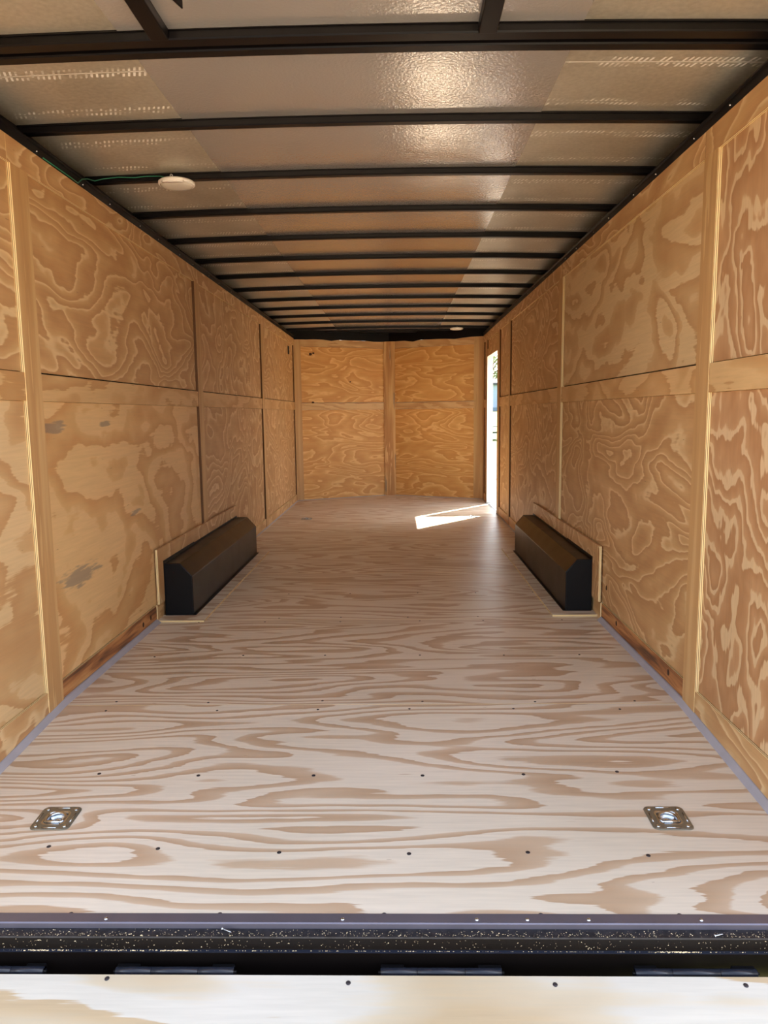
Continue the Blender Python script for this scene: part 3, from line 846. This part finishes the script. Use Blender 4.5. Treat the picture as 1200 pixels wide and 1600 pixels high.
make_ring((0.912, 8.09, 0.0005), 'tie down ring in the far floor at the tip of the sun patch', 0, 0.001)

# ------------------------------------------------------------ dome lights
def dome_light(x, y, z, label):
    r_ = empty('dome_light', (x, y, z))
    def put(mb, nm, mat):
        o = bpy.data.objects.new(nm, mb.mesh(nm, mat)); COL.objects.link(o); o.parent = r_; return o
    put(MB().lathe([(0.05, 0.0), (0.074, -0.001), (0.081, -0.006), (0.082, -0.014), (0.079, -0.019), (0.074, -0.0195)], seg=40), 'rim', M['white_plastic'])
    put(MB().lathe([(0.073, -0.0185), (0.072, -0.022), (0.060, -0.0265), (0.035, -0.029), (0.002, -0.030)], seg=40), 'lens', M['lens'])
    # swept tab across the near side of the rim
    m = MB(); n = 10
    for k in range(n+1):
        t_ = -1+2*k/n; a = math.radians(-90+38*t_); dep = 0.012*(1-t_*t_)**1.5
        for (rr_, zz) in ((0.0815, -0.012), (0.0815, -0.021), (0.074-dep, -0.0245-dep*0.15), (0.074-dep, -0.018)):
            m.v.append((rr_*math.cos(a), rr_*math.sin(a), zz))
    for k in range(n):
        for i in range(4): m.face((k*4+i, k*4+4+i, k*4+4+(i+1) % 4, k*4+(i+1) % 4), 0, True)
    m.face((0, 1, 2, 3)); m.face((n*4+3, n*4+2, n*4+1, n*4))
    put(m, 'tab', M['white_plastic'])
    put(MB().tube([(-0.006, -0.079, -0.004), (-0.004, -0.081, 0.004), (0, -0.082, 0.006), (0.004, -0.081, 0.004), (0.006, -0.079, -0.004)], 0.0018, 6), 'clip', M['zinc'])
    tag(r_, label, 'ceiling light'); return r_
dome_light(-0.875, 3.555, BZ+arch(0.875)+0.0005, 'round cream dome light under the ceiling at left, with green wire')
dome_light(0.86, 9.655, BZ+arch(0.86)+0.0005, 'round cream dome light under the far end of the ceiling')
zb = BZ+arch(1.0)
wire = [(-1.207, 2.95, 2.094), (-1.207, 3.2, 2.096), (-1.206, 3.26, 2.094), (-1.200, 3.29, 2.118), (-1.205, 3.36, 2.140), (-1.232, 3.51, 2.176), (-1.20, 3.527, zb+0.010), (-1.13, 3.527, zb+0.016),
        (-1.06, 3.527, zb+0.013), (-1.0, 3.527, zb+0.018), (-0.94, 3.527, zb+0.017), (-0.90, 3.528, zb+0.006)]
tag(MB().tube(wire, 0.0022, 8).build('lamp_wire', M['green_wire'], origin=(-1.1, 3.4, 2.1)), 'thin green wire running from left wall top to the dome light', 'wire')

# ------------------------------------------------------------ side door
D0, D1, DZ = 8.38, 9.33, 1.80
dm = MB()
dm.box(1.2105, 1.28, D1-0.004, D1+0.0, 0.0, DZ).box(1.2105, 1.28, D0, D0+0.004, 0.0, DZ).box(1.2105, 1.28, D0+0.004, D1-0.004, DZ-0.004, DZ)
door = struct(dm.build('door_1', M['white_jamb'], origin=(1.25, 8.85, 0)))
B(1.2105, 1.285, D0+0.004, D1-0.004, -0.003, 0.004).box(1.222, 1.232, D0+0.004, D1-0.004, 0.004, 0.010).box(1.262, 1.27, D0+0.004, D1-0.004, 0.004, 0.009).build('door_threshold', M['alu'], door)
B(1.365, 2.30, D1+0.01, D1+0.045, -0.02, 1.825).build('door_leaf', M['white_skin'], door, bevel=0.004)
for z in (0.30, 1.52):
    B(1.272, 1.40, D1+0.002, D1+0.0095, z-0.013, z+0.013).build('door_hinge', M['alu'], door)

# ------------------------------------------------------------ outdoors
GZ = -0.62
g = G('gravel_ground'); tc = g.n('ShaderNodeTexCoord')
vo = g.n('ShaderNodeTexVoronoi'); g.l(tc.outputs['Object'], vo.inputs['Vector']); vo.inputs['Scale'].default_value = 9.0
n1 = g.noise(tc.outputs['Object'], 0.8, 4.0); n2 = g.noise(tc.outputs['Object'], 5.0, 3.0)
sp = g.n('ShaderNodeSeparateColor'); g.l(vo.outputs['Color'], sp.inputs[0])
c = g.ramp(sp.outputs[0], [(0.0, (80, 62, 50)), (0.4, (98, 80, 68)), (0.75, (122, 106, 94)), (1.0, (96, 60, 44))])
c = g.mix(g.math('MULTIPLY', g.math('GREATER_THAN', n1, 0.58), 0.5), c, lin((150, 156, 84)))
g.l(c, g.b.inputs['Base Color']); g.b.inputs['Roughness'].default_value = 0.9; g.bump(vo.outputs['Distance'], 0.6, 0.03); M['gravel'] = g.m
g = G('lawn_grass'); tc = g.n('ShaderNodeTexCoord')
n1 = g.noise(tc.outputs['Object'], 0.5, 5.0); n2 = g.noise(tc.outputs['Object'], 12.0, 3.0)
c = g.ramp(g.math('MULTIPLY_ADD', n2, 0.4, g.math('MULTIPLY', n1, 0.7)), [(0.35, (54, 68, 14)), (0.6, (78, 92, 20)), (0.8, (94, 102, 30))])
g.l(c, g.b.inputs['Base Color']); g.b.inputs['Roughness'].default_value = 0.9; g.bump(n2, 0.6, 0.03); M['grass'] = g.m
def terrain(name, x0, x1, ys_, zf, mat, nx=12):
    m = MB(); nn = nx+1
    for y in ys_:
        for i in range(nn):
            x = x0+(x1-x0)*i/nx; m.v.append((x, y, zf(x, y)))
    for j in range(len(ys_)-1):
        for i in range(nx): a = j*nn+i; m.face((a, a+1, a+nn+1, a+nn), 0, True)
    return struct(m.build(name, mat, origin=(0, (ys_[0]+ys_[-1])/2, 0)))
terrain('ground', -90, 90, [-60, -30, -10, 0, 10, 20, 30, 37.0], lambda x, y: GZ, M['gravel'])
def gz(x, y): return GZ + 1.92*max(0.0, (y-37.0)/53.0)
terrain('lawn', -90, 90, [37.0, 42, 50, 60, 70, 80, 90, 110, 130], lambda x, y: min(gz(x, y), 1.6), M['grass'])

# long pale metal building
bx, by = 14.0, 90.0
bz = gz(0, by)-0.05
bd = empty('metal_building', (bx, by, bz))
M['clad'] = plain('pale_metal_cladding', (160, 176, 200), 0.5)
M['dark_roof'] = plain('dark_roof_edge', (70, 74, 84), 0.6)
m = MB(); xx = -18.0; prof = []
while xx < 18.0:
    prof += [(bx+xx, by), (bx+xx+0.30, by), (bx+xx+0.36, by-0.09), (bx+xx+0.50, by-0.09), (bx+xx+0.56, by)]
    xx += 0.62
prof += [(bx+18.2, by), (bx+18.2, by+12), (bx-18, by+12)]
m.prism(prof, bz, bz+3.1); m.build('clad_wall', M['clad'], bd)
B(bx-18.1, bx+18.3, by-0.14, by+0.02, bz, bz+0.45).build('base_band', plain('blue_grey_base', (110, 132, 150), 0.6), bd)
m = MB()
m.extrude_x([(by-0.4, bz+3.08), (by+12.4, bz+3.08), (by+12.4, bz+3.3), (by+6.0, bz+3.75), (by-0.4, bz+3.34)], [bx-18.4, bx+18.5]); m.build('roof', M['dark_roof'], bd)
tag(bd, 'long pale blue-grey metal building beyond the lawn, seen through the side door', 'building')

# picnic table on the lawn
px_, py_ = 5.62, 43.0; pz = gz(0, py_)
pt = empty('picnic_table', (px_, py_, pz))
M['table'] = plain('dark_table_coating', (44, 58, 60), 0.5)
for k in range(5):
    x = px_-0.36+0.18*k
    B(x-0.08, x+0.08, py_-0.9, py_+0.9, pz+0.72, pz+0.76).build('top_plank', M['table'], pt)
for s in (-1, 1):
    B(px_+s*0.72-0.13, px_+s*0.72+0.13, py_-0.9, py_+0.9, pz+0.42, pz+0.46).build('bench_plank', M['table'], pt)
for yy in (-0.65, 0.65):
    B(px_-0.84, px_+0.84, py_+yy-0.03, py_+yy+0.03, pz+0.36, pz+0.42).build('cross_bar', M['table'], pt)
    for s in (-1, 1):
        MB().tube([(px_+s*0.25, py_+yy, pz+0.72), (px_+s*0.6, py_+yy, pz)], 0.035, 8).build('leg', M['table'], pt)
tag(pt, 'dark picnic table standing on the lawn outside the side door', 'picnic table')

# bushy tree behind the building
tx, ty = 13.2, 106.0; tz = 1.5
tr_ = empty('leafy_tree', (tx, ty, tz))
M['bark'] = plain('tree_bark', (92, 76, 62), 0.9); M['leaf'] = plain('tree_leaf', (120, 132, 84), 0.8)
m = MB().tube([(tx, ty, tz), (tx+0.1, ty, tz+3), (tx-0.1, ty, tz+5.5)], [0.3, 0.22, 0.12], 10)
cl = []
for k in range(14):
    a = k*2.4; h = 2.6+k*0.28; r = 2.6-0.08*k
    e_ = (tx+r*math.cos(a), ty+r*math.sin(a), tz+h+1.2)
    m.tube([(tx, ty, tz+h), ((tx+e_[0])/2, (ty+e_[1])/2, tz+h+0.8), e_], [0.1, 0.06, 0.02], 6); cl.append(e_)
m.build('trunk', M['bark'], tr_)
m = MB()
for c_ in cl:
    for k in range(110):
        p = Vector(c_) + Vector((random.gauss(0, .6), random.gauss(0, .6), random.gauss(0, .4)))
        q = Vector((random.uniform(-1, 1), random.uniform(-1, 1), random.uniform(-1, 1)))*0.16
        t_ = Vector((random.uniform(-1, 1), random.uniform(-1, 1), random.uniform(-1, 1)))*0.16
        b = len(m.v); m.v += [tuple(p+q), tuple(p+t_), tuple(p-q), tuple(p-t_)]; m.face((b, b+1, b+2, b+3))
lf = m.build('foliage', M['leaf'], tr_); lf['kind'] = 'stuff'
tag(tr_, 'sparse leafy tree rising behind the pale metal building', 'tree')
